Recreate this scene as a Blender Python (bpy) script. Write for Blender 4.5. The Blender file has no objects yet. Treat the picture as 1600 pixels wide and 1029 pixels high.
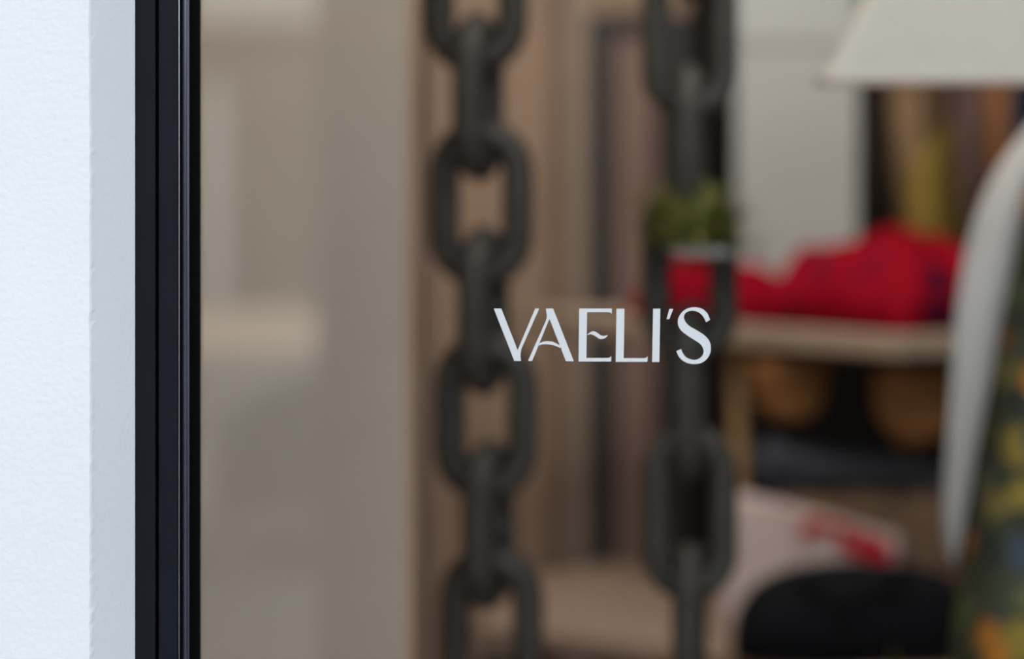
import bpy, bmesh, math, random
from mathutils import Vector, Matrix, noise
from mathutils.geometry import tessellate_polygon

random.seed(7)
S = bpy.context.scene
COL = S.collection
PI = math.pi

# ------------------------------------------------------------------ camera, sky, sun, lamps, exposure
EYE, DG, FPX, HOR = 1.5, 2.0, 3334.0, 350.0     # eye height, camera to glass, focal length in pixels, horizon row
cam = bpy.data.cameras.new('camera'); camo = bpy.data.objects.new('camera', cam); COL.objects.link(camo)
camo.location = (0, -DG, EYE); camo.rotation_euler = (PI/2, 0, 0)
cam.sensor_width = 36; cam.lens = 36*FPX/1600; cam.shift_y = -(514.5-HOR)/1600
cam.dof.use_dof = True; cam.dof.focus_distance = 1.965; cam.dof.aperture_fstop = 1.6
cam.clip_start = 0.05; cam.clip_end = 300
S.camera = camo

W = bpy.data.worlds.new('sky'); S.world = W; W.use_nodes = True
bg = W.node_tree.nodes['Background']; bg.inputs[0].default_value = (0.815, 0.90, 1.0, 1); bg.inputs[1].default_value = 3.55

def lamp(name, kind, loc, rot, energy, color=(1, 1, 1), **kw):
    l = bpy.data.lights.new(name, kind); l.energy = energy; l.color = color
    for k, v in kw.items(): setattr(l, k, v)
    o = bpy.data.objects.new(name, l); COL.objects.link(o); o.location = loc; o.rotation_euler = rot
    return o
# the sun stands behind the shop and lights the far side of the street
lamp('sun', 'SUN', (0, 10, 20), (math.radians(-42), 0, math.radians(8)), 7.5, (1, .93, .82), angle=0.01)
# unseen fill lights added to brighten the shop interior
lamp('window_fill_high', 'AREA', (.6, .35, 2.8), (math.radians(56), 0, 0), 16, (1, .92, .82), shape='RECTANGLE', size=2.6, size_y=.15)  # added fill from above for the partition and window display
lamp('window_fill_low', 'AREA', (.6, .2, .36), (math.radians(128), 0, 0), 5, (1, .9, .8), shape='RECTANGLE', size=2.6, size_y=.1)  # added fill from below, evens out the partition and low goods
lamp('ceiling_fill', 'AREA', (.5, 1.35, 2.9), (math.radians(52), 0, 0), 20, (1, .9, .8), shape='RECTANGLE', size=1.6, size_y=.3)  # added fill aimed at the display
lamp('ceiling_fill', 'AREA', (.6, 2.6, 2.9), (math.radians(48), 0, 0), 14, (1, .88, .78), shape='RECTANGLE', size=1.6, size_y=.3)  # added fill for the goods further back
lamp('ceiling_fill', 'AREA', (-.15, 3.1, 2.9), (math.radians(38), 0, math.radians(-8)), 9, (1, .9, .8), shape='RECTANGLE', size=.6, size_y=.3)  # added fill for the lower back wall
S.view_settings.view_transform = 'Standard'; S.view_settings.look = 'None'
S.view_settings.exposure = 0.0; S.view_settings.gamma = 1.0; S.view_settings.use_curve_mapping = False
S.cycles.use_denoising = True
S.cycles.max_bounces = 10; S.cycles.transparent_max_bounces = 12; S.cycles.caustics_reflective = False

# ------------------------------------------------------------------ helpers
def at(px, py, d):
    return Vector(((px-800)/FPX*d, d-DG, EYE-(py-HOR)/FPX*d))
def X(px, d): return (px-800)/FPX*d
def Z(py, d): return EYE-(py-HOR)/FPX*d

def mat(name, col, rough=.6, spec=.4, var=.12, vscale=8, bump=0, bscale=40, metal=0, sheen=0, coat=0):
    m = bpy.data.materials.new(name); m.use_nodes = True
    nt = m.node_tree; b = nt.nodes['Principled BSDF']
    b.inputs['Roughness'].default_value = rough; b.inputs['Specular IOR Level'].default_value = spec
    b.inputs['Metallic'].default_value = metal
    if sheen: b.inputs['Sheen Weight'].default_value = sheen
    if coat: b.inputs['Coat Weight'].default_value = coat
    tc = nt.nodes.new('ShaderNodeTexCoord')
    n = nt.nodes.new('ShaderNodeTexNoise'); n.inputs['Scale'].default_value = vscale; n.inputs['Detail'].default_value = 4
    nt.links.new(tc.outputs['Object'], n.inputs['Vector'])
    r = nt.nodes.new('ShaderNodeValToRGB')
    r.color_ramp.elements[0].position = .3; r.color_ramp.elements[1].position = .7
    r.color_ramp.elements[0].color = [max(0, c*(1-var)) for c in col]+[1]
    r.color_ramp.elements[1].color = [min(1, c*(1+var)) for c in col]+[1]
    nt.links.new(n.outputs['Fac'], r.inputs['Fac']); nt.links.new(r.outputs['Color'], b.inputs['Base Color'])
    if bump:
        n2 = nt.nodes.new('ShaderNodeTexNoise'); n2.inputs['Scale'].default_value = bscale; n2.inputs['Detail'].default_value = 5
        nt.links.new(tc.outputs['Object'], n2.inputs['Vector'])
        bp = nt.nodes.new('ShaderNodeBump'); bp.inputs['Strength'].default_value = bump; bp.inputs['Distance'].default_value = .004
        nt.links.new(n2.outputs['Fac'], bp.inputs['Height']); nt.links.new(bp.outputs['Normal'], b.inputs['Normal'])
    return m

def mat_wood(name, c0, c1, rough=.55, scale=(1, 14, 14)):
    m = mat(name, c0, rough); nt = m.node_tree; b = nt.nodes['Principled BSDF']
    tc = nt.nodes.new('ShaderNodeTexCoord'); mp = nt.nodes.new('ShaderNodeMapping'); mp.inputs['Scale'].default_value = scale
    n = nt.nodes.new('ShaderNodeTexNoise'); n.inputs['Scale'].default_value = 3; n.inputs['Detail'].default_value = 6
    r = nt.nodes.new('ShaderNodeValToRGB'); r.color_ramp.elements[0].color = (*c0, 1); r.color_ramp.elements[1].color = (*c1, 1)
    r.color_ramp.elements[0].position = .35; r.color_ramp.elements[1].position = .65
    nt.links.new(tc.outputs['Object'], mp.inputs['Vector']); nt.links.new(mp.outputs['Vector'], n.inputs['Vector'])
    nt.links.new(n.outputs['Fac'], r.inputs['Fac']); nt.links.new(r.outputs['Color'], b.inputs['Base Color'])
    return m

def mat_blotch(name, base, spots, scale, rough=.8, cover=.5, detail=.35, edge=(.35, .6)):
    """printed cloth: cells of a Voronoi pattern take the listed colours"""
    m = bpy.data.materials.new(name); m.use_nodes = True; nt = m.node_tree; b = nt.nodes['Principled BSDF']
    b.inputs['Roughness'].default_value = rough; b.inputs['Specular IOR Level'].default_value = .08
    tc = nt.nodes.new('ShaderNodeTexCoord')
    nz = nt.nodes.new('ShaderNodeTexNoise'); nz.inputs['Scale'].default_value = scale*1.3
    mx = nt.nodes.new('ShaderNodeMix'); mx.data_type = 'VECTOR'; mx.inputs[0].default_value = detail*.3
    nt.links.new(tc.outputs['Object'], nz.inputs['Vector'])
    nt.links.new(tc.outputs['Object'], mx.inputs[4]); nt.links.new(nz.outputs['Color'], mx.inputs[5])
    v = nt.nodes.new('ShaderNodeTexVoronoi'); v.inputs['Scale'].default_value = scale
    nt.links.new(mx.outputs[1], v.inputs['Vector'])
    sep = nt.nodes.new('ShaderNodeSeparateColor'); nt.links.new(v.outputs['Color'], sep.inputs[0])
    r = nt.nodes.new('ShaderNodeValToRGB'); r.color_ramp.interpolation = 'CONSTANT'
    els = r.color_ramp.elements; els[0].position = 0; els[0].color = (*base, 1)
    els[1].position = 1-cover; els[1].color = (*spots[0], 1)
    for i, c in enumerate(spots[1:]):
        e = els.new(1-cover+cover*(i+1)/len(spots)); e.color = (*c, 1)
    nt.links.new(sep.outputs[0], r.inputs['Fac'])
    # blotch edge
    r2 = nt.nodes.new('ShaderNodeValToRGB'); r2.color_ramp.elements[0].position = edge[0]; r2.color_ramp.elements[1].position = edge[1]
    r2.color_ramp.elements[0].color = (1, 1, 1, 1); r2.color_ramp.elements[1].color = (0, 0, 0, 1)
    nt.links.new(v.outputs['Distance'], r2.inputs['Fac'])
    mc = nt.nodes.new('ShaderNodeMix'); mc.data_type = 'RGBA'; mc.inputs[6].default_value = (*base, 1)
    nt.links.new(r2.outputs['Color'], mc.inputs[0]); nt.links.new(r.outputs['Color'], mc.inputs[7])
    nt.links.new(mc.outputs[2], b.inputs['Base Color'])
    return m

def tag(o, label=None, cat=None, group=None, kind=None):
    if label: o['label'] = label
    if cat: o['category'] = cat
    if group: o['group'] = group
    if kind: o['kind'] = kind
    return o

def thing(name, loc, label=None, cat=None, group=None, kind=None):
    o = bpy.data.objects.new(name, None); o.empty_display_size = .05; COL.objects.link(o); o.location = loc
    return tag(o, label, cat, group, kind)

def root_loc(o):
    l = Vector((0, 0, 0))
    while o: l += o.location; o = o.parent
    return l

def obj(name, bm, m, parent=None, smooth=False, loc=None, bevel=0, subdiv=0):
    """bm is in world coordinates; the mesh is moved so that its origin is loc (or its parent's origin)"""
    origin = Vector(loc) if loc is not None else (root_loc(parent) if parent else Vector((0, 0, 0)))
    bmesh.ops.recalc_face_normals(bm, faces=bm.faces)
    bmesh.ops.translate(bm, verts=bm.verts, vec=-origin)
    me = bpy.data.meshes.new(name); bm.to_mesh(me); bm.free()
    if smooth:
        for p in me.polygons: p.use_smooth = True
    o = bpy.data.objects.new(name, me); COL.objects.link(o)
    me.materials.append(m)
    if parent:
        o.parent = parent; o.location = origin - root_loc(parent)
    else: o.location = origin
    if bevel:
        b = o.modifiers.new('bevel', 'BEVEL'); b.width = bevel; b.segments = 2; b.limit_method = 'ANGLE'
    if subdiv:
        b = o.modifiers.new('sub', 'SUBSURF'); b.levels = b.render_levels = subdiv
    return o

def box(bm, x0, x1, y0, y1, z0, z1, M=None):
    vs = [bm.verts.new((x, y, z)) for z in (z0, z1) for y in (y0, y1) for x in (x0, x1)]
    if M is not None:
        for v in vs: v.co = M @ v.co
    for f in ((0, 1, 3, 2), (4, 6, 7, 5), (0, 4, 5, 1), (2, 3, 7, 6), (0, 2, 6, 4), (1, 5, 7, 3)):
        bm.faces.new([vs[i] for i in f])
    return bm
def bx(*a, M=None): return box(bmesh.new(), *a, M=M)

def loft(bm, rings, cap=True, close=True, closed_rings=False):
    R = [[bm.verts.new(p) for p in r] for r in rings]
    n = len(R[0]); N = len(R)
    for i in range(N if closed_rings else N-1):
        a, b = R[i], R[(i+1) % N]
        for j in range(n if close else n-1):
            bm.faces.new((a[j], a[(j+1) % n], b[(j+1) % n], b[j]))
    if cap and not closed_rings:
        bm.faces.new(R[0]); bm.faces.new(R[-1])
    return bm

def tube(bm, pts, r, n=10, closed=False):
    pts = [Vector(p) for p in pts]; rings = []
    N = len(pts); up = None
    for i, p in enumerate(pts):
        if closed: t = pts[(i+1) % N]-pts[i-1]
        else: t = pts[min(i+1, N-1)]-pts[max(i-1, 0)]
        t.normalize()
        if up is None:
            up = t.orthogonal().normalized()
        u = (up - t*up.dot(t)).normalized(); up = u; w = t.cross(u)
        rr = r[i] if isinstance(r, (list, tuple)) else r
        rings.append([p + (u*math.cos(2*PI*k/n)+w*math.sin(2*PI*k/n))*rr for k in range(n)])
    return loft(bm, rings, closed_rings=closed)

def prism(bm, poly, z0, z1):
    a = [bm.verts.new((x, y, z0)) for x, y in poly]; b = [bm.verts.new((x, y, z1)) for x, y in poly]
    n = len(poly)
    for i in range(n): bm.faces.new((a[i], a[(i+1) % n], b[(i+1) % n], b[i]))
    bm.faces.new(a[::-1]); bm.faces.new(b)
    return bm

def sellipse(a, b, n, p=2.6):
    out = []
    for k in range(n):
        t = 2*PI*k/n; c, s = math.cos(t), math.sin(t)
        out.append((a*abs(c)**(2/p)*(1 if c >= 0 else -1), b*abs(s)**(2/p)*(1 if s >= 0 else -1)))
    return out

def nz(p, s=1.0, seed=0.0): return noise.noise(Vector(p)*s+Vector((seed, seed*1.7, -seed)))

# ------------------------------------------------------------------ materials
M_stucco = mat('white_stucco', (.57, .572, .575), .9, .2, .025, 3, .17, 190)
M_black = mat('black_aluminium', (.0065, .008, .0115), .4, .1, .1, 20)
M_gasket = mat('black_rubber', (.003, .003, .003), .85, .05, .1, 30)
M_letter = mat('white_vinyl', (.47, .472, .465), .7, .3, .05, 900)
M_beige = mat('beige_plaster', (.585, .51, .44), .85, .2, .03, 5, .1, 60)
M_brownwall = mat('brown_wall', (.56, .405, .315), .75, .3, .08, 3)
M_browndark = mat('dark_brown_trim', (.29, .195, .145), .7, .3, .08, 5)
M_taupe = mat('taupe_trim', (.58, .47, .39), .7, .3, .05, 5)
M_charcoal = mat('charcoal_paint', (.075, .072, .078), .6, .4, .06, 6)
M_mauve = mat('mauve_panel', (.45, .31, .275), .7, .3, .06, 3)
M_darkwall = mat('near_black_wall', (.012, .010, .009), .8, .2, .15, 3)
M_floor = mat_wood('shop_floor_wood', (.10, .06, .04), (.15, .09, .06), .5)
M_ceil = mat('ceiling_white', (.6, .58, .55), .9, .2, .02, 3)
M_chain = mat('dark_iron', (.050, .046, .042), .55, .5, .2, 30, .2, 120)
M_table = mat_wood('pale_wood', (.50, .39, .30), (.60, .48, .38), .6)
M_table2 = mat_wood('pinkish_wood', (.40, .285, .225), (.45, .335, .27), .6)
M_leg = mat_wood('tan_wood', (.42, .25, .11), (.52, .32, .15), .6, (14, 14, 1))
M_leather = mat('tan_leather', (.50, .235, .085), .55, .4, .15, 14, .2, 120)
M_leather_dark = mat('dark_leather_strap', (.06, .024, .010), .55, .4, .1, 14)
M_white = mat('off_white_board', (.44, .465, .48), .8, .25, .04, 4)
M_cream = mat('cream_lamp_fabric', (.69, .66, .615), .9, .2, .03, 40, .1, 300)
M_red = mat_blotch('red_cloth_dark_flowers', (.31, .0004, .013), [(.31, .0004, .013), (.03, .004, .03), (.22, .0, .006)], 14, cover=.65)
M_scarf = mat('white_cloth', (.60, .59, .60), .9, .2, .03, 12, .15, 60)
M_dress = mat_blotch('floral_cloth', (.075, .085, .06), [(.20, .19, .07), (.12, .16, .07), (.34, .26, .06), (.075, .10, .14), (.15, .17, .09), (.05, .058, .05), (.55, .22, .04), (.30, .25, .09)], 16, cover=.93, detail=.16, edge=(.42, .62))
M_denim = mat('dark_denim', (.062, .068, .09), .9, .2, .25, 14, .3, 200)
M_tee = mat('white_cotton', (.72, .59, .58), .9, .2, .04, 10, .1, 60)
M_redprint = mat('red_print', (.62, .004, .03), .8, .2, .1, 20)
M_throw = mat('brown_wool', (.22, .145, .10), .95, .2, .2, 20, .4, 120)
M_blackbag = mat('black_leather', (.004, .004, .008), .85, .2, .2, 10, .25, 40)
M_zip = mat('dull_metal', (.10, .095, .095), .4, .5, .1, 30, metal=1)
M_leaf = mat('green_leaf', (.26, .255, .08), .6, .3, .4, 25)
M_leaf2 = mat('olive_leaf', (.34, .29, .06), .6, .3, .3, 25)
M_dish = mat('pale_grey_dish', (.62, .64, .63), .5, .4, .05, 20)
M_wire = mat('steel_wire', (.12, .12, .12), .4, .5, .05, 20, metal=1)
M_wood_hanger = mat('hanger_wood', (.2, .11, .05), .5, .4, .1, 20)
M_concrete = mat('grey_pavement', (.26, .265, .285), .9, .2, .1, 2, .2, 20)
M_asphalt = mat('pale_road', (.30, .28, .25), .9, .2, .2, 4)
M_pinkpave = mat('pink_paving', (.80, .62, .50), .9, .2, .12, 1)
M_facade = mat('dark_cladding', (.012, .011, .010), .9, .03, .1, .5)
M_facade2 = mat('taupe_facade', (.16, .14, .12), .9, .2, .1, .5)
M_facwhite = mat('white_render', (.7, .68, .64), .9, .2, .04, 1)
M_car = mat('grey_car_paint', (.10, .105, .115), .3, .5, .04, 2, coat=.6)
M_carglass = mat('car_glass', (.01, .012, .014), .08, .5, .05, 2)
M_tyre = mat('tyre_rubber', (.012, .012, .012), .8, .2, .1, 20)
M_hub = mat('alloy', (.3, .3, .31), .35, .5, .05, 20, metal=1)
M_red_light = mat('tail_lamp', (.3, .01, .01), .2, .5, .05, 20)

M_glass = bpy.data.materials.new('window_glass'); M_glass.use_nodes = True
nt = M_glass.node_tree; nt.nodes.clear()
out = nt.nodes.new('ShaderNodeOutputMaterial'); mixn = nt.nodes.new('ShaderNodeMixShader')
tr = nt.nodes.new('ShaderNodeBsdfTransparent'); tr.inputs[0].default_value = (.95, .965, .955, 1)
gl = nt.nodes.new('ShaderNodeBsdfGlossy'); gl.inputs['Roughness'].default_value = 0.0
fr = nt.nodes.new('ShaderNodeFresnel'); fr.inputs['IOR'].default_value = 1.5
nt.links.new(fr.outputs[0], mixn.inputs[0]); nt.links.new(tr.outputs[0], mixn.inputs[1]); nt.links.new(gl.outputs[0], mixn.inputs[2])
nt.links.new(mixn.outputs[0], out.inputs[0])

# ------------------------------------------------------------------ the front wall, its reveal and the window
DW, DF = 1.895, 1.962
YW, YF = DW-DG, DF-DG
xw, xf = X(142, DW), X(211, DF)
XR, ZT, ZB = 2.45, 2.75, .30            # right, top and bottom of the opening
# left pier: outline in plan, lofted upward with a slightly ragged, trowelled arris
bm = bmesh.new(); rings = []
N = 560; zA, zBt = 0.0, 2.9
for i in range(N+1):
    z = zA+(zBt-zA)*i/N
    j = nz((0, 0, z), 95, 3)*.0007+nz((0, 0, z), 260, 9)*.0006+nz((0, 0, z), 9, 5)*.0006
    k = nz((0, 0, z), 60, 13)*.0003
    rings.append([(-4, YW, z), (-1.2, YW, z), (xw-.02, YW, z), (xw-.0016+j, YW+.0002, z), (xw+j, YW+.002, z), (xw+(xf-xw)*.1, YW+.002+(YF-YW-.002)*.1, z), (xf, YF-.001, z), (xf, .12, z), (-4, .12, z)])
rings.append([Vector((p[0], p[1], 11)) for p in rings[-1]])
loft(bm, rings)
obj('wall_front', bm, M_stucco)['kind'] = 'structure'
bm = bx(xf, XR, YW, .12, ZT, 11); obj('wall_front_upper', bm, M_stucco)['kind'] = 'structure'
bm = bx(xf, XR, YW, .12, 0, ZB); obj('wall_front_lower', bm, M_stucco)['kind'] = 'structure'
bm = bx(XR, 4, YW, .12, 0, 11); obj('wall_front_right', bm, M_stucco)['kind'] = 'structure'

win = thing('window_1', (xf, 0, ZB), kind='structure')
def vert_profile(name, pxa, pxb, y, yb, m, bev=.0008):
    d = y+DG
    return obj(name, bx(X(pxa, d), X(pxb, d), y, yb, ZB, ZT), m, win, bevel=bev)
vert_profile('jamb_face', 211, 242.5, YF, .06, M_black)
vert_profile('jamb_groove', 241, 250, -.030, .06, M_gasket)
vert_profile('sash_face', 247.5, 277, -.037, .06, M_black, .0012)
vert_profile('sash_groove', 276, 293, -.022, .05, M_gasket)
bm = bmesh.new(); d = 1.971
tube(bm, [(X(279.6, 1.966), -.034, ZB), (X(279.6, 1.966), -.034, ZT)], .0008, 8); obj('sash_edge_glint', bm, M_hub, win, True)  # thin bright metal line standing in for the highlight on the sash edge
bm = bmesh.new(); d = 1.98
tube(bm, [(X(289, d), -.0185, ZB), (X(289, d), -.0185, ZT)], .0040, 16); obj('glazing_bead', bm, mat('bead_black', (.05, .055, .075), .3, .8), win, True)
obj('glazing_gasket', bx(X(291, 1.994), X(313, 2.0), -.006, .0, ZB, ZT), M_gasket, win, bevel=.0003)
obj('glazing_spacer', bx(X(270, 1.994), X(304, 2.02), .009, .06, ZB, ZT), M_gasket, win)
for nm, z0, z1 in (('window_head', ZT-.1, ZT), ('window_sill', ZB, ZB+.1)):
    obj(nm, bx(X(313, 2), XR, YF, .06, z0, z1), M_black, win, bevel=.001)
obj('jamb_right', bx(XR-.1, XR, YF, .06, ZB, ZT), M_black, win, bevel=.001)
obj('glass_pane', bx(X(305, 2), XR-.05, 0, .008, ZB+.05, ZT-.05), M_glass, win)

# ------------------------------------------------------------------ the shop room
def st(name, bm, m, **k):
    o = obj(name, bm, m, **k); o['kind'] = 'structure'; return o
BACK = 7.0-DG
st('floor', bx(-2.2, 4, .12, BACK+.3, -.1, 0), M_floor)
st('ceiling', bx(-2.2, 4, .12, BACK+.3, 3.0, 3.15), M_ceil)
st('wall_left', bx(-2.2, -2.05, .12, BACK+.3, 0, 3), M_brownwall)
st('wall_right', bx(3.85, 4, .12, BACK+.3, 0, 3), M_darkwall)
st('roof', bx(-4, 4, YW, BACK+.5, 11, 11.2), M_concrete)  # unseen; roof and upper walls raised so the shop shades the near street
# beige partition beside the window with a brown end panel
DP = 3.1; xp = X(645, DP)
part = st('wall_partition', bx(-2.05, xp-.012, DP-DG, DP-DG+1.42, 0, 3), M_beige, bevel=.004)
obj('end_panel', bx(xp-.012, xp, DP-DG+.006, DP-DG+1.42, 0, 3), M_brownwall, part, bevel=.002)
# back wall: boards, a dark batten, a light strip, then near-black wall
xb = lambda p: X(p, 7.0)
wb = st('wall_back', bx(-2.05, 3.85, BACK+.03, BACK+.2, 0, 3), M_darkwall)
obj('board', bx(xb(560), xb(740), BACK, BACK+.03, 0, 3), M_brownwall, wb, bevel=.003)
obj('board', bx(xb(742), xb(862), BACK, BACK+.03, 0, 3), M_brownwall, wb, bevel=.003)
obj('board', bx(xb(250), xb(558), BACK, BACK+.03, 0, 3), M_brownwall, wb, bevel=.003)
obj('batten', bx(xb(862), xb(886), BACK-.01, BACK+.03, 0, 3), M_browndark, wb, bevel=.003)
obj('pale_strip', bx(xb(886), xb(917), BACK, BACK+.03, 0, 3), M_taupe, wb, bevel=.003)
obj('head_board', bx(xb(917), xb(1075), BACK, BACK+.03, Z(22, 7), 3), M_brownwall, wb, bevel=.003)
dr = thing('door_1', (xb(917), BACK, 0), kind='structure')
obj('door_stile', bx(xb(917), xb(962), BACK-.015, BACK+.03, 0, Z(24, 7)), M_charcoal, dr, bevel=.003)
obj('door_rail', bx(xb(962), xb(1035), BACK-.015, BACK+.03, Z(58, 7), Z(24, 7)), M_charcoal, dr, bevel=.003)
obj('door_stile', bx(xb(1035), xb(1075), BACK-.015, BACK+.03, 0, Z(24, 7)), M_charcoal, dr, bevel=.003)
obj('door_panel', bx(xb(962), xb(1024), BACK, BACK+.03, 0, Z(58, 7)), M_mauve, dr, bevel=.003)

# ------------------------------------------------------------------ the street behind the camera (seen only as reflections)
st('sidewalk', bx(-40, 40, -4.0, YW, -.12, 0), M_concrete)
st('road', bx(-40, 40, -60, -4.0, -.3, -.14), M_asphalt)
st('street_paving', bx(-30, -1.2, -39, -25, -.14, -.1), M_pinkpave)
bl = thing('building', (8, -12, -.14), 'dark clad building across the street, mirrored in the glass', 'building')
obj('facade', bx(-1.28, 20, -20, -12, -.14, 6), M_facade, bl)
for i in range(4):
    for k in range(1):
        x0 = .4+i*2.6
        f = obj('window_frame', bx(x0, x0+1.4, -12.0, -11.94, 1+k*3.4, 3+k*3.4), M_black, bl, bevel=.01)
        obj('pane', bx(x0+.08, x0+1.32, -11.95, -11.93, 1.08+k*3.4, 2.92+k*3.4), M_carglass, f)
bl = thing('building', (-6, -41, -.14), 'taupe building with white pier at the far end of street, mirrored', 'building')
obj('facade', bx(-30, 5, -50, -41, -.14, 14), M_facade2, bl)
obj('pier', bx(X(318, 42.5), X(352, 42.5), -41, -40.6, -.1, Z(130, 42.5)), M_facwhite, bl)
obj('lintel', bx(X(250, 42.5), X(500, 42.5), -41, -40.5, Z(36, 42.5), Z(-60, 42.5)), M_facwhite, bl)

def car(loc):
    t = thing('parked_car', loc, 'grey car parked at the kerb, mirrored faintly in the glass beside frame', 'car')
    prof = [(0, .30), (.02, .62), (.10, .78), (.35, .92), (.95, 1.02), (1.15, 1.05), (1.75, 1.42), (2.2, 1.50), (2.9, 1.47), (3.5, 1.28), (4.0, 1.08), (4.25, 1.0), (4.32, .75), (4.3, .32)]
    bm = bmesh.new(); ring = []
    for s, inset in ((-.86, .10), (-.80, .02), (-.5, 0), (.5, 0), (.80, .02), (.86, .10)):
        ring.append([(x if inset == 0 else x+(.06*inset/.1 if x < 2 else -.06*inset/.1), s*(1-.22*max(0, (z-.95)/.55)), .3+(z-.3)*(1-inset*.5)) for x, z in prof])
    loft(bm, [[Vector(loc)+Vector(p) for p in r] for r in ring])
    body = obj('body', bm, M_car, t, True, bevel=.02)
    side = [(1.28, 1.06), (1.82, 1.38), (2.85, 1.41), (3.45, 1.24), (3.6, 1.08)]
    for s in (-1, 1):
        bm = bmesh.new()
        a = [Vector(loc)+Vector((x, s*(.875*(1-.22*max(0, (z-.95)/.55))), z)) for x, z in side]
        b = [p+Vector((0, -s*.04, 0)) for p in a]
        loft(bm, [a, b]); obj('side_window', bm, M_carglass, t)
    bm = bmesh.new()
    a = [Vector(loc)+Vector(p) for p in ((1.17, -.70, 1.085), (1.17, .70, 1.085), (1.73, .62, 1.425), (1.73, -.62, 1.425))]
    loft(bm, [a, [p+Vector((.04, 0, -.04)) for p in a]]); obj('windscreen', bm, M_carglass, t)
    for wx in (.85, 3.45):
        for s in (-1, 1):
            bm = bmesh.new(); c = Vector(loc)+Vector((wx, s*.76, .31))
            pr = [(.20, -.10), (.29, -.11), (.31, -.08), (.31, .08), (.29, .11), (.20, .10)]
            rings = [[c+Vector((r*math.cos(2*PI*k/28), y, r*math.sin(2*PI*k/28))) for r, y in pr] for k in range(28)]
            loft(bm, rings, closed_rings=True); w = obj('wheel', bm, M_tyre, t, True)
            bm = bmesh.new()
            tube(bm, [c+Vector((0, s*.02, 0)), c+Vector((0, s*.10, 0))], .20, 24); obj('hub', bm, M_hub, w)
    obj('headlamp', bx(loc[0]-.0, loc[0]+.14, loc[1]+.45, loc[1]+.78, loc[2]+.62, loc[2]+.74), M_hub, t, bevel=.02)
    obj('headlamp', bx(loc[0]-.0, loc[0]+.14, loc[1]-.78, loc[1]-.45, loc[2]+.62, loc[2]+.74), M_hub, t, bevel=.02)
car((X(338, 10)-.02, -8.8, -.14))

kx = X(496, 6.0)  # unseen dark box added to keep street reflections off the right-hand glass
t = thing('reflection_blocker', (kx+1.9, -4.6, 0), 'added dark box behind the camera blocking the street reflection', 'blocker')
obj('body', bx(kx, kx+3.8, -5.2, -4.0, 0, 2.9), M_facade, t, bevel=.01)
obj('roof', bx(kx, kx+3.85, -5.25, -3.9, 2.9, 3.0), M_facade, t, bevel=.01)
for i in range(14):
    obj('blocker_slat', bx(kx+.3, kx+3.5, -4.0, -3.985, .8+i*.14, .8+i*.14+.13), M_facade, t)
# ------------------------------------------------------------------ lettering on the glass
def cat_rom(P, seg=5, closed=False):
    out = []; n = len(P)
    for i in range(n-1):
        p0 = P[max(i-1, 0)]; p1 = P[i]; p2 = P[i+1]; p3 = P[min(i+2, n-1)]
        for s in range(seg):
            t = s/seg
            out.append(tuple(.5*((2*p1[k])+(-p0[k]+p2[k])*t+(2*p0[k]-5*p1[k]+4*p2[k]-p3[k])*t*t+(-p0[k]+3*p1[k]-3*p2[k]+p3[k])*t**3) for k in (0, 1)))
    out.append(P[-1]); return out
S_out = [(1478,158),(1463,120),(1440,96),(1415,84),(1383,79),(1345,84),(1310,103),(1285,135),(1276,168),(1281,197),(1300,227),(1340,258),(1390,290),(1420,312),(1436,342),(1435,370),(1418,394),(1390,407),(1360,405),(1330,392),(1310,370),(1297,340)]
S_in = [(1267,353),(1280,382),(1302,408),(1335,427),(1375,434),(1420,428),(1455,405),(1477,370),(1483,330),(1473,290),(1445,256),(1400,226),(1350,197),(1326,172),(1315,145),(1322,118),(1345,104),(1375,101),(1405,110),(1430,131),(1445,155),(1452,173)]
wave = cat_rom([(710,249),(735,232),(755,230),(775,240),(795,254),(815,258),(840,252)], 4)+cat_rom([(828,268),(806,277),(785,275),(765,262),(745,251),(728,247),(710,252)], 4)
bar = cat_rom([(409,306),(430,296),(460,291),(500,297),(538,317)], 4)+cat_rom([(552,338),(510,320),(470,311),(435,310),(403,319)], 4)
GL = {
 'v': [[(126,87),(173,87),(275,347),(385,87),(410,87),(306,322),(298,341),(294,362),(293,385),(297,414),(254,414)]],
 'a': [[(452,87),(497,87),(626,416),(577,416),(474,150),(366,414),(340,414),(452,163),(457,148),(458,132)], bar],
 'e': [[(660,87),(864,87),(864,122),(858,114),(850,110),(840,109),(709,109),(705,396),(833,396),(846,395),(855,390),(860,383),(860,418),(656,418)], wave],
 'l': [[(893,88),(943,88),(938,397),(1062,397),(1074,396),(1082,391),(1088,384),(1086,420),(888,420)]],
 'i': [[(1122,88),(1167,88),(1161,421),(1116,421)]],
 'apostrophe': [[(1224,89),(1248,89),(1223,153),(1206,153)]],
 's': [cat_rom(S_out)+cat_rom(S_in)],
}
dl = DG-.0004
sign = thing('window_lettering', tuple(at(942, 566, dl)), 'white vinyl serifless capital lettering stuck on the shop window glass', 'lettering')
for g, polys in GL.items():
    bm = bmesh.new()
    for poly in polys:
        P = [at(740+x/4, 460+y/4, dl) for x, y in poly]
        a = [bm.verts.new(p) for p in P]; b = [bm.verts.new(p+Vector((0, .0003, 0))) for p in P]
        for tri in tessellate_polygon([P]):
            bm.faces.new([a[i] for i in tri]); bm.faces.new([b[i] for i in tri][::-1])
        n = len(P)
        for i in range(n): bm.faces.new((a[i], a[(i+1) % n], b[(i+1) % n], b[i]))
    obj('apostrophe' if g == 'apostrophe' else 'letter', bm, M_letter, sign)

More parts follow.
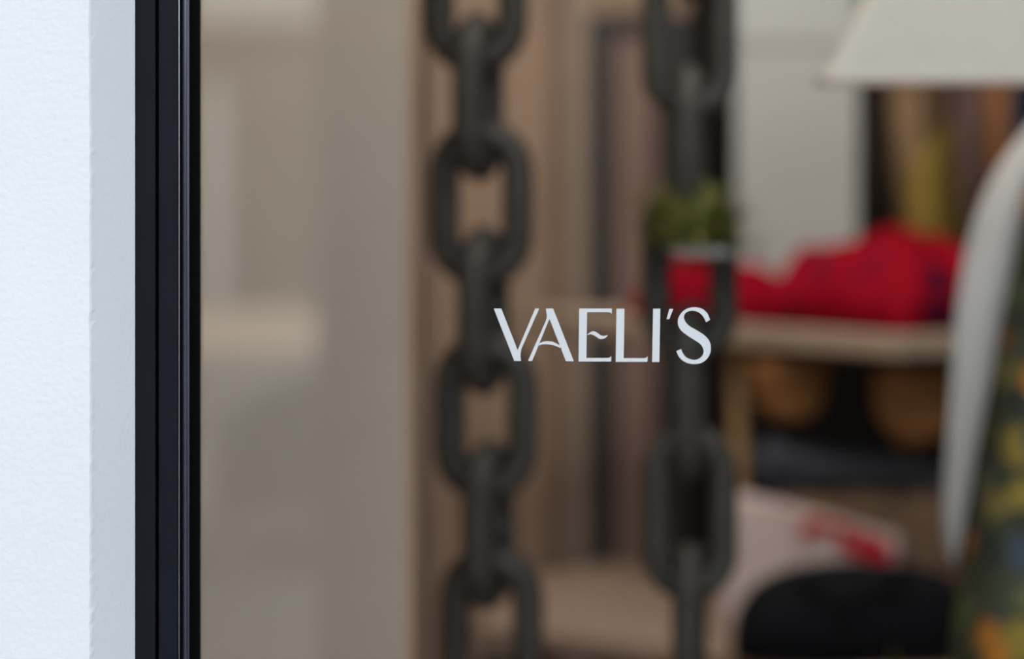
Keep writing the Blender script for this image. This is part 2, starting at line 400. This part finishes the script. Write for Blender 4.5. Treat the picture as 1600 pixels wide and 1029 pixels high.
# ------------------------------------------------------------------ the two hanging chains
def link_mesh(L, Wd, w):
    bm = bmesh.new(); r = w/2; R = (Wd-w)/2; h = (L-w)/2-R; pts = []
    for k in range(13): a = PI*k/12; pts.append((R*math.cos(a), 0, h+R*math.sin(a)))
    for k in range(13): a = PI+PI*k/12; pts.append((R*math.cos(a), 0, -h+R*math.sin(a)))
    tube(bm, pts, r, 14, closed=True)
    me = bpy.data.meshes.new('chain_link'); bmesh.ops.recalc_face_normals(bm, faces=bm.faces); bm.to_mesh(me); bm.free()
    for p in me.polygons: p.use_smooth = True
    me.materials.append(M_chain); return me
def chain(label, px_of, d, y_face, L, Wd, w, a_face, a_edge, group, ztop=3.0, zlow=.35):
    pitch = L-2*w; zc = Z(y_face, d); k0 = int((ztop-zc)/pitch)
    k1 = -int((zc-zlow)/pitch)
    def pos(k):
        z = zc+k*pitch; py = HOR-(z-EYE)*FPX/d
        return Vector((X(px_of(py), d), d-DG, z))
    top = pos(k0); t = thing('hanging_chain', (top.x, top.y, 3.0), label, 'chain', group)
    me = link_mesh(L, Wd, w)
    for k in range(k0, k1-1, -1):
        o = bpy.data.objects.new('link', me); COL.objects.link(o); o.parent = t
        o.location = pos(k)-t.location
        o.rotation_euler = (0, 0, math.radians(a_face if k % 2 == 0 else a_edge))
    bm = bmesh.new()
    tube(bm, [top+Vector((0, 0, L/2-w)), (top.x, top.y, 2.97)], .012, 10); obj('hook_rod', bm, M_chain, t, True)
    bm = bmesh.new(); tube(bm, [(top.x, top.y, 2.965), (top.x, top.y, 3.0)], .05, 20); obj('ceiling_plate', bm, M_chain, t)
    return t
chain('heavy dark iron chain hanging beside the beige partition', lambda y: 744+y*.024, 3.4, 318, .272, .168, .051, -4, 74, 'hanging iron chains')
chain('heavy dark iron chain with green plant on it, hanging before the table', lambda y: 1078, 3.4, 800, .285, .155, .047, 4, 80, 'hanging iron chains')

# ------------------------------------------------------------------ two-tier display table
ZL, ZU = 1.5-.93, 1.5-.237
low = [(X(737, 4.96), 4.96), (.95, 4.325), (1.5, 5.2), (.95, 6.35), (X(1000, 5.99), 5.99), (X(838, 5.66), 5.66)]
t = thing('display_table', (.6, 3.2, 0), 'low pinkish wood table carrying the folded clothes and black bag', 'table')
bm = bmesh.new(); prism(bm, [(x, d-DG) for x, d in low], ZL-.045, ZL); obj('tabletop', bm, M_table2, t, bevel=.006)
for x, d in ((.10, 5.05), (.92, 4.5), (1.36, 5.2), (.9, 6.15), (.36, 5.8)):
    bm = bmesh.new(); tube(bm, [(x, d-DG, ZL-.045), (x, d-DG, 0)], [.032, .022], 12); obj('leg', bm, M_table2, t, True)
A = Vector((.828, 4.6-DG)); e1 = Vector((-.537, .844)); e2 = Vector((.844, .537))
SH = lambda u, v: A+e1*u+e2*v
t = thing('raised_shelf', (SH(.7, .35).x, SH(.7, .35).y, ZL), 'pale wood trestle shelf standing on the low table under the red cloth', 'shelf')
bm = bmesh.new(); prism(bm, [tuple(SH(*p)) for p in ((0, 0), (1.54, 0), (1.54, .7), (0, .7))], ZU-.052, ZU); obj('shelf_board', bm, M_table, t, bevel=.006)
for u, vv, ww in ((.05, ((.36, .33), (.60, .66)), .36), (.64, ((.07, .05), (.58, .64)), .08)):
    for v0, v1 in vv:
        a, b = SH(u, v0), SH(u-(.045 if u > .3 else .02), v1)
        bm = bmesh.new(); tube(bm, [(a.x, a.y, ZU-.052), (b.x, b.y, ZL)], .024, 4); obj('leg', bm, M_leg, t)
    a, b = SH(u, ww), SH(u, .60)
    bm = bmesh.new(); tube(bm, [(a.x, a.y, ZU-.085), (b.x, b.y, ZU-.085)], .026, 4); obj('crossbar', bm, M_leg, t)

# tan leather bags hanging below the shelf
def hang_bag(label, px0, px1, py0, py1, d, skew):
    x0, x1, z1, z0 = X(px0, d), X(px1, d), Z(py0, d), Z(py1, d)
    cx, w, h = (x0+x1)/2, (x1-x0)/2, z1-z0; y = d-DG
    t = thing('leather_bag', (cx, y, z0), label, 'bag', 'leather bags under the shelf')
    bm = bmesh.new(); rings = []
    for i in range(13):
        v = i/12; z = z1-h*v
        k = (1-max(0, (v-.3)/.7)**2.2)**.5 if v < 1 else .06
        rings.append([(cx+skew*v*w+px*max(k, .08)*w, y+py*max(k, .1)*.055, z) for px, py in sellipse(1, 1, 20)])
    loft(bm, rings); obj('pouch', bm, M_leather, t, True)
    bm = bmesh.new(); rings = []
    for i in range(8):
        v = i/7; z = z1+.004-h*.45*v; k = (1-.6*v**2)**.5
        rings.append([(cx+skew*v*w*.4-k*w*.97, y-.058+.004*math.sin(v*3), z), (cx+skew*v*w*.4+k*w*.97, y-.058, z), (cx+skew*v*w*.4+k*w*.97, y-.064, z), (cx+skew*v*w*.4-k*w*.97, y-.064, z)])
    loft(bm, rings); obj('flap', bm, M_leather, t, True)
    bm = bmesh.new(); top = ZU-.053
    tube(bm, [(cx-w*.8, y, z1-.01), (cx-w*.5, y, (z1+top)/2+.005), (cx, y, top), (cx+w*.5, y, (z1+top)/2+.005), (cx+w*.8, y, z1-.01)], .006, 8); obj('strap', bm, M_leather_dark, t, True)
hang_bag('tan leather bag hanging under the shelf near the tan trestle leg', 1172, 1290, 566, 660, 5.05, .1)
hang_bag('tan leather bag hanging under shelf beside the white scarf', 1364, 1492, 578, 694, 4.95, .05)

# red cloth heaps on the shelf
def heap(name, label, cat, u0, u1, v0, v1, h, m, seed, prof, group=None):
    nu, nv = 44, 26; zb = ZU+.001
    bm = bmesh.new(); G = []
    for i in range(nu+1):
        row = []
        for j in range(nv+1):
            a, b = i/nu, j/nv
            wob = .035*nz((a*3, b*3, 0), 1, seed)
            p = SH(u0+(u1-u0)*a+wob*math.sin(PI*a), v0+(v1-v0)*b+wob*math.sin(PI*b))
            e = min(1, 7*min(a, 1-a))**.5*min(1, 4*min(b, 1-b))**.5
            f = 1+.16*math.sin(14*a+5*b+3*nz((a*4, b*4, 1), 1, seed))*.5+.14*nz((a*5, b*4, 2), 1, seed)
            row.append(bm.verts.new((p.x, p.y, zb+h*prof(a)*e*f)))
        G.append(row)
    for i in range(nu):
        for j in range(nv): bm.faces.new((G[i][j], G[i+1][j], G[i+1][j+1], G[i][j+1]))
    edge = [G[i][0] for i in range(nu+1)]+[G[nu][j] for j in range(1, nv+1)]+[G[i][nv] for i in range(nu-1, -1, -1)]+[G[0][j] for j in range(nv-1, 0, -1)]
    bm.faces.new(edge)
    c = SH((u0+u1)/2, (v0+v1)/2)
    return tag(obj(name, bm, m, None, True, loc=(c.x, c.y, zb)), label, cat, group)
heap('cushion', 'plump red cushion with dark flower print on the pale shelf', 'cushion', .01, .56, .02, .42, .175, M_red, 3, lambda a: 1.0+.16*math.exp(-((a-.36)/.08)**2)-.25*max(0, a-.84)*3)
heap('folded_scarf', 'low red folded scarf lying on the shelf behind the plant chain', 'scarf',   .60, 1.06, .03, .27, .125, M_red, 8, lambda a: 1.0)

# tall white board on the shelf
dB = 5.58
t = thing('display_board', (X(1245, dB), dB-DG, ZU), 'tall off white board standing on the shelf behind the red cushion', 'board')
obj('board', bx(X(1150, dB), X(1341, dB), dB-DG, dB-DG+.035, ZU+.02, 2.45), M_white, t, bevel=.004)
obj('foot', bx(X(1145, dB), X(1346, dB), dB-DG-.05, dB-DG+.085, ZU, ZU+.02), M_white, t, bevel=.003)
obj('cross_rail', bx(X(1150, dB), X(1341, dB), dB-DG-.008, dB-DG, Z(68, dB), Z(42, dB)), M_white, t, bevel=.002)

# ------------------------------------------------------------------ plant in a shallow dish on the second chain
def leaf(bm, p, dirv, L, w, droop):
    dirv = dirv.normalized(); side = dirv.cross(Vector((0, 0, 1)))
    side = side.normalized() if side.length > .01 else Vector((1, 0, 0))
    prev = None
    for i in range(5):
        s = i/4; c = p+dirv*L*s+Vector((0, 0, -droop*L*s*s)); ww = w*math.sin(PI*(.12+.86*s))
        a, b = bm.verts.new(c-side*ww), bm.verts.new(c+side*ww)
        if prev: bm.faces.new((prev[0], prev[1], b, a))
        prev = (a, b)
dp = 3.32; c = at(1098, 394, dp)
t = thing('dish_plant', tuple(c), 'bushy green plant in a shallow pale dish hung on the chain', 'plant')
bm = bmesh.new(); rings = []
for r, z in ((.02, -.008), (.045, -.006), (.056, .004), (.058, .008), (.054, .008), (.042, 0), (.01, -.002)):
    rings.append([c+Vector((r*math.cos(2*PI*k/28), r*.8*math.sin(2*PI*k/28), z)) for k in range(28)])
loft(bm, rings); obj('dish', bm, M_dish, t, True)
rng = random.Random(5); bm = bmesh.new()
for k in range(230):
    a = rng.uniform(0, 2*PI); r = rng.uniform(0, .045)
    p = c+Vector((r*math.cos(a)-.02, r*.6*math.sin(a), .004)); up = rng.uniform(.5, 2.2)
    leaf(bm, p, Vector((math.cos(a), .7*math.sin(a)-.15, up)), rng.uniform(.07, .165), rng.uniform(.005, .011), rng.uniform(.1, .6))
o = obj('foliage', bm, M_leaf, t, True); o['kind'] = 'stuff'
bm = bmesh.new()
for k in range(26):
    p = c+Vector((rng.uniform(0, .03), rng.uniform(-.02, .02), .004))
    leaf(bm, p, Vector((1, rng.uniform(-.3, .3), rng.uniform(.05, .6))), rng.uniform(.09, .13), rng.uniform(.009, .014), rng.uniform(.1, .4))
o = obj('side_shoots', bm, M_leaf2, t, True); o['kind'] = 'stuff'
for k in range(3):
    a = 2*PI*k/3+.5
    bm = bmesh.new(); tube(bm, [c+Vector((.054*math.cos(a), .043*math.sin(a), .006)), Vector((X(1078, 3.4), 1.36, Z(300, 3.4)))], .0009, 6); obj('wire', bm, M_wire, t)

# ------------------------------------------------------------------ pendant lamp
dL = 3.15; yL = dL-DG; zb = Z(121, dL); xl = X(1288, dL); xr = X(1730, dL); cx = (xl+xr)/2; hw = (xr-xl)/2; H = .20
t = thing('pendant_lamp', (cx, yL+.06, 3.0), 'cream flared fabric pendant lamp hanging above the red cushion', 'lamp')
bm = bmesh.new(); rings = []
def sq(hx, hy, z, n=32):
    return [(cx+a, yL+.06+b, z) for a, b in sellipse(hx, hy, n, 9)]
for hx, hy, z in ((hw, .06, zb), (hw*.47, .045, zb+H), (hw*.47-.004, .041, zb+H), (hw-.004, .056, zb)): rings.append(sq(hx, hy, z))
loft(bm, rings, closed_rings=True); sh = obj('lamp_shade', bm, M_cream, t, bevel=0)
bm = bmesh.new(); tube(bm, sq(hw, .06, zb), .004, 8, closed=True); obj('bottom_trim', bm, M_cream, sh, True)
bm = bmesh.new(); loft(bm, [sq(hw-.006, .054, zb+.001), sq(hw-.006, .054, zb+.005)]); M_dif = mat('lamp_diffuser', (.7, .6, .55), .8, .1)
M_dif.node_tree.nodes['Principled BSDF'].inputs['Emission Color'].default_value = (1, .78, .68, 1)
M_dif.node_tree.nodes['Principled BSDF'].inputs['Emission Strength'].default_value = .5
obj('diffuser', bm, M_dif, t)
bm = bmesh.new(); tube(bm, [(cx, yL+.06, zb+H*.8), (cx, yL+.06, 2.97)], .004, 8); obj('cord', bm, M_black, t, True)
bm = bmesh.new(); tube(bm, [(cx, yL+.06, 2.965), (cx, yL+.06, 3.0)], .05, 20); obj('ceiling_rose', bm, M_white, t)
bm = bmesh.new(); tube(bm, [(cx-hw*.47, yL+.06, zb+H-.01), (cx+hw*.47, yL+.06, zb+H-.01)], .004, 6); obj('spider', bm, M_wire, t)

# ------------------------------------------------------------------ clothes rail at the back
dR = 6.35; yR = dR-DG; zR = 2.06
t = thing('clothes_rail', (X(1480, dR), yR, 3.0), 'dark metal clothes rail hung from the ceiling at the back', 'rail')
bm = bmesh.new(); tube(bm, [(X(1320, dR), yR, zR), (X(1760, dR), yR, zR)], .012, 12); obj('bar', bm, M_black, t, True)
for px in (1330, 1750):
    bm = bmesh.new(); tube(bm, [(X(px, dR), yR, zR), (X(px, dR), yR, 3.0)], .008, 10); obj('rod', bm, M_black, t, True)
def garment(px, label, m, Lg, wid, ang, seed, sleeve=.5, drop=0):
    x = X(px, dR); zt = zR-.06-drop
    Mx = Matrix.Translation((x, yR, 0)) @ Matrix.Rotation(math.radians(ang), 4, 'Z')
    t = thing('hanging_garment', (x, yR, zt-Lg), label, 'garment', 'clothes on the back rail')
    bm = bmesh.new(); rings = []
    for i in range(15):
        v = i/14; z = zt-Lg*v
        sh = wid*(.30+.70*min(1, v/.13)**.6)*(1-.10*math.sin(PI*min(1, v*1.3)))
        th = .018+.022*min(1, v/.2)
        ring = []
        for k, (a, b) in enumerate(sellipse(1, 1, 28, 2.3)):
            w = 1+.12*v*math.sin(k*1.6+seed)
            ring.append(Mx @ Vector((a*sh, b*th*w, z)))
        rings.append(ring)
    loft(bm, rings); obj('body', bm, m, t, True)
    for s in (-1, 1):
        bm = bmesh.new()
        pts = [Mx @ Vector((s*wid*k, -.01*q, zt-zz)) for k, q, zz in ((.82, 0, .075), (1.08, 1, .16), (1.16, 2, .3), (1.16, 3, .3+sleeve*.5))]
        tube(bm, pts, [.05, .055, .047, .038], 12); obj('sleeve', bm, m, t, True)
    bm = bmesh.new()
    pts = [Mx @ Vector(p) for p in ((-wid*.8, 0, zt-.055), (-wid*.4, 0, zt-.015), (0, 0, zt+.012), (wid*.4, 0, zt-.015), (wid*.8, 0, zt-.055))]
    tube(bm, pts, .008, 8); h = obj('hanger', bm, M_wood_hanger, t, True)
    bm = bmesh.new()
    pts = [Mx @ Vector((0, 0, zt+.01))]+[Mx @ Vector((.015*math.sin(a)*1.0, 0, zR-.0+.015*math.cos(a)*-1.0)) for a in [PI*q/6 for q in range(0, 9)]]
    tube(bm, pts, .002, 6); obj('hook', bm, M_wire, h, True)
G = lambda n, c: mat(n, c, .9, .2, .2, 10, .3, 40)
garment(1368, 'near black top on the rail, close beside the white board', G('black_knit', (.035, .026, .02)), .80, .12, 72, 1)
garment(1428, 'warm brown top on the rail, next to the near black one', G('brown_cloth', (.40, .26, .16)), .80, .12, 66, 2)
garment(1492, 'mustard olive top hung lower than the others on the rail', G('mustard_cloth', (.36, .25, .06)), .62, .19, 50, 3, drop=.2)
garment(1545, 'dark plum brown top on the rail behind the white scarf', G('plum_cloth', (.19, .12, .11)), .74, .13, 50, 4)
garment(1572, 'rust orange top on the rail beside the navy one', G('rust_cloth', (.42, .19, .08)), .7, .11, 66, 6)
garment(1625, 'navy top on the rail at the edge of view', G('navy_cloth', (.022, .04, .07)), .74, .15, 50, 5)

# ------------------------------------------------------------------ clothes on the low table
def slab(px0, px1, d0, d1, z0, z1, m, seed, n=30, wav=.012, slope=0.0, folds=1):
    """soft folded cloth: rounded stack seen from the front"""
    bm = bmesh.new(); rings = []
    x0, x1 = X(px0, d0), X(px1, d0)
    for i in range(n+1):
        a = i/n; x = x0+(x1-x0)*a; e = min(1, 9*min(a, 1-a)+.12)**.5
        zt = z0+(z1-z0+slope*a)*(.45+.55*e)
        ring = []
        for b, c in ((.0, .02), (-.012, .25), (-.012, .5), (-.008, .75), (0.012, .93), (.05, 1.0), (.15, 1.03), (.25, 1.0), (.3, .8), (.3, .02)):
            y = d0-DG+(d1-d0)*max(b, 0)/.3+min(b, 0)
            y += wav*.8*math.sin(c*folds*2*PI)*.5
            ring.append((x+wav*nz((a*4, c*3, b), 1, seed), y+wav*nz((a*5, c*4, 0), 1, seed+3), z0+.001+(zt-z0)*c+(wav*nz((a*5, b*9, 1), 1, seed+6) if c > .6 else 0)))
        rings.append(ring)
    loft(bm, rings); return bm
dq = 4.92
zq = Z(772, dq)
o = obj('folded_throw', slab(1198, 1500, dq, 5.25, ZL, zq, M_throw, 2, folds=3, slope=.01), M_throw, None, True, loc=(X(1330, dq), dq-DG+.15, ZL))
tag(o, 'thick brown folded throw under the dark jeans', 'throw')
dj = 4.95
o = obj('folded_jeans', slab(1182, 1500, dj+.0, 5.3, zq+.004, Z(694, dj), M_denim, 5, folds=1, slope=-.06, wav=.02), M_denim, None, True, loc=(X(1330, dj), dj-DG+.15, zq))
tag(o, 'dark blue folded jeans lying on the brown throw', 'jeans')
# white shirt draped over the front of the throw
dt = 4.84
t = thing('draped_shirt', tuple(at(1250, 900, dt)), 'white shirt with red print draped over the brown throw', 'shirt')
def sheet(fn, nu, nv, th):
    bm = bmesh.new(); F = []; Bk = []
    for i in range(nu+1):
        F.append([bm.verts.new(fn(i/nu, j/nv)) for j in range(nv+1)])
        Bk.append([bm.verts.new(fn(i/nu, j/nv)+Vector((0, th, 0))) for j in range(nv+1)])
    for i in range(nu):
        for j in range(nv):
            bm.faces.new((F[i][j], F[i+1][j], F[i+1][j+1], F[i][j+1])); bm.faces.new((Bk[i][j], Bk[i][j+1], Bk[i+1][j+1], Bk[i+1][j]))
    for i in range(nu):
        for j in (0, nv): bm.faces.new((F[i][j], F[i+1][j], Bk[i+1][j], Bk[i][j]))
    for j in range(nv):
        for i in (0, nu): bm.faces.new((F[i][j], F[i][j+1], Bk[i][j+1], Bk[i][j]))
    return bm
def shirt_top(a): return 776+14*math.sin(a*2)+55*a**1.5
def shirt_d(a, b): return dt+.055*(1-b)-.02*math.sin(a*7)*.4*b
def shirt_fn(a, b):
    # the first fifth lies back over the throw, the rest hangs down its front to the tabletop
    px = 1138+(1405-1138)*a
    if b < .2:
        p = at(px, shirt_top(a), shirt_d(a, 0)); k = 1-b/.2
        return p+Vector((0, .04*k, .012*math.sin(PI*k)))
    q = (b-.2)/.8
    d = shirt_d(a, q); p = at(px-12*q, shirt_top(a), d)
    p.z = p.z+(ZL+.004-p.z)*q
    p.y -= .006*math.sin(a*19+q*3)*q
    return p
obj('shirt_body', sheet(shirt_fn, 30, 20, .012), M_tee, t, True)
# rolled neckband along the fold
bm = bmesh.new(); tube(bm, [shirt_fn(.30+.28*k/8, .2+.05*math.sin(PI*k/8))+Vector((0, -.002, .002)) for k in range(9)], .005, 8)
obj('neckband', bm, M_tee, t, True)
def print_fn(pts, w, nm):
    bm = bmesh.new(); q = cat_rom(pts, 5); rings = []
    def on(px, py, lift):
        a = (px-1134)/(1405-1138); top = shirt_top(a); zt = Z(top, shirt_d(a, 0)); f = (Z(py, dt)-ZL)/(zt-ZL)
        p = shirt_fn(min(max(a, 0), 1), .2+.8*min(max(1-f, 0), 1)); return p+Vector((0, -lift, 0))
    for i, p in enumerate(q):
        a = q[max(i-1, 0)]; b = q[min(i+1, len(q)-1)]; dx, dy = b[0]-a[0], b[1]-a[1]; l = math.hypot(dx, dy)
        ww = w*(.6+.4*math.sin(PI*i/(len(q)-1)))
        nx, ny = -dy/l*ww, dx/l*ww
        f = .011+.00005*i
        rings.append([on(p[0]+nx, p[1]+ny, f), on(p[0]-nx, p[1]-ny, f), on(p[0]-nx, p[1]-ny, f-.01), on(p[0]+nx, p[1]+ny, f-.01)])
    loft(bm, rings); obj(nm, bm, M_redprint, t)
print_fn([(1250, 840), (1266, 826), (1290, 818), (1312, 824), (1326, 842)], 13, 'print_stroke')
print_fn([(1308, 848), (1336, 858), (1362, 866), (1390, 874)], 14, 'print_stroke')
print_fn([(1338, 842), (1360, 848), (1382, 860)], 7, 'print_stroke')

# black slumped bag in front
db = 4.60
t = thing('black_bag', (X(1320, db), db-DG, ZL), 'black slumped rounded leather bag at the front of the low table', 'bag')
prof = [(1146, 990), (1152, 960), (1170, 930), (1200, 905), (1240, 890), (1290, 882), (1340, 880), (1400, 884), (1450, 892), (1485, 905), (1505, 940), (1512, 990)]
q = cat_rom(prof, 3); bm = bmesh.new(); rings = []
for i, (px, py) in enumerate(q):
    x, zt = X(px, db), Z(py, db); e = math.sin(PI*min(max(i/(len(q)-1), .03), .97))**.5
    ring = []
    for k in range(18):
        th = PI*k/17; yy = -math.cos(th)*.135*e; zz = ZL+.002+(max(zt, ZL+.03)-ZL)*math.sin(th)**.55
        ring.append((x+.006*nz((i*.3, k*.4, 0), 1, 2), db-DG+yy+.008*nz((i*.25, k*.5, 1), 1, 4), max(ZL+.001, zz+(.007*nz((i*.3, k*.5, 2), 1, 8) if 0 < k < 17 else 0))))
    rings.append(ring)
loft(bm, rings); body = obj('bag_body', bm, M_blackbag, t, True)
bm = bmesh.new()
tube(bm, [(X(px, db), db-DG-.005*math.sin(i), Z(py, db)+.003) for i, (px, py) in enumerate(q[6:-7])], .004, 8); obj('zip', bm, M_zip, body, True)
bm = bmesh.new()
tube(bm, [at(1250, 892, db-.05), at(1265, 905, db-.12), at(1320, 935, db-.16), at(1390, 915, db-.13), at(1410, 890, db-.05)], .009, 10); obj('handle', bm, M_blackbag, t, True)

# green leafy plant low at the front, only its tips in view
dg = 4.22; c = Vector((X(1462, dg), dg-DG, 0))
t = thing('potted_plant', tuple(c), 'light green leafy plant tips between the black bag and floral dress', 'plant')
bm = bmesh.new(); rings = []
for r, z in ((.09, 0), (.12, .26), (.125, .28), (.112, .28), (.10, .24)):
    rings.append([c+Vector((r*math.cos(2*PI*k/24), r*math.sin(2*PI*k/24), z)) for k in range(24)])
loft(bm, rings); obj('pot', bm, M_charcoal, t, True)
for k in range(16):
    bm = bmesh.new(); a = rng.uniform(0, 2*PI)
    leaf(bm, c+Vector((.03*math.cos(a), .03*math.sin(a), .23)), Vector((.15*math.cos(a), .15*math.sin(a), 1)), rng.uniform(.36, .44), .024, rng.uniform(0, .12))
    obj('leaf', bm, M_leaf2 if k % 3 else M_leaf, t, True)

# ------------------------------------------------------------------ dress form in the floral dress, and the white scarf
dm = 3.8; ym = dm-DG; xm = X(1745, dm)
t = thing('dress_form', (xm, ym, 0), 'dress form wearing a dark floral dress at the edge of the window', 'mannequin')
prof = [(1.79, .055, .055), (1.70, .07, .065), (1.665, .12, .075), (1.62, .185, .09), (1.55, .19, .11), (1.45, .20, .125), (1.32, .207, .115), (1.2, .22, .125), (1.05, .242, .15), (.9, .266, .165), (.75, .286, .18), (.6, .298, .19)]
bm = bmesh.new(); rings = []
for i, (z, a, b) in enumerate(prof[2:]):
    fl = max(0, (1.3-z))/.7
    rings.append([(xm+px*a*(1+.05*fl*math.sin(9*2*PI*k/36)), ym+py*b*(1+.05*fl*math.sin(9*2*PI*k/36)), z) for k, (px, py) in enumerate(sellipse(1, 1, 36, 2.2))])
loft(bm, rings); obj('dress', bm, M_dress, t, True, subdiv=1)
bm = bmesh.new(); rings = [[(xm+px*a, ym+py*b, z) for px, py in sellipse(1, 1, 24, 2)] for z, a, b in [(1.80, .02, .02)]+prof[:4]]
loft(bm, rings); obj('neck', bm, M_scarf, t, True, subdiv=1)
bm = bmesh.new(); tube(bm, [(xm, ym, .02), (xm, ym, .7)], .018, 12); obj('pole', bm, M_black, t, True)
bm = bmesh.new(); tube(bm, [(xm, ym, 0), (xm, ym, .02)], .17, 28); obj('base', bm, M_black, t, bevel=.004)

Lft = [(1690, 95), (1650, 140), (1600, 205), (1560, 258), (1528, 325), (1507, 400), (1495, 480), (1488, 570), (1482, 660), (1476, 740), (1473, 800), (1477, 850), (1488, 884)]
Rgt = [(1735, 150), (1690, 190), (1640, 240), (1608, 300), (1592, 360), (1580, 425), (1566, 490), (1552, 570), (1536, 650), (1521, 730), (1509, 800), (1500, 850), (1491, 886)]
Lc, Rc = cat_rom(Lft, 4), cat_rom(Rgt, 4)
bm = bmesh.new(); rings = []
for i, (l, r) in enumerate(zip(Lc, Rc)):
    f = i/(len(Lc)-1); d = 3.70-.05*math.sin(f*3); ring = []
    for k in range(9):
        s = k/8; ring.append(at(l[0]+(r[0]-l[0])*s, l[1]+(r[1]-l[1])*s, d-.022*math.sin(PI*s)-.006*math.sin(s*9+f*4)))
    for k in range(8, -1, -1):
        s = k/8; ring.append(at(l[0]+(r[0]-l[0])*s, l[1]+(r[1]-l[1])*s, d+.012-.016*math.sin(PI*s)))
    rings.append(ring)
loft(bm, rings)
tag(obj('white_scarf', bm, M_scarf, None, True, loc=tuple(at(1600, 220, 3.7))), 'long white scarf tapering to a point beside the floral dress', 'scarf')
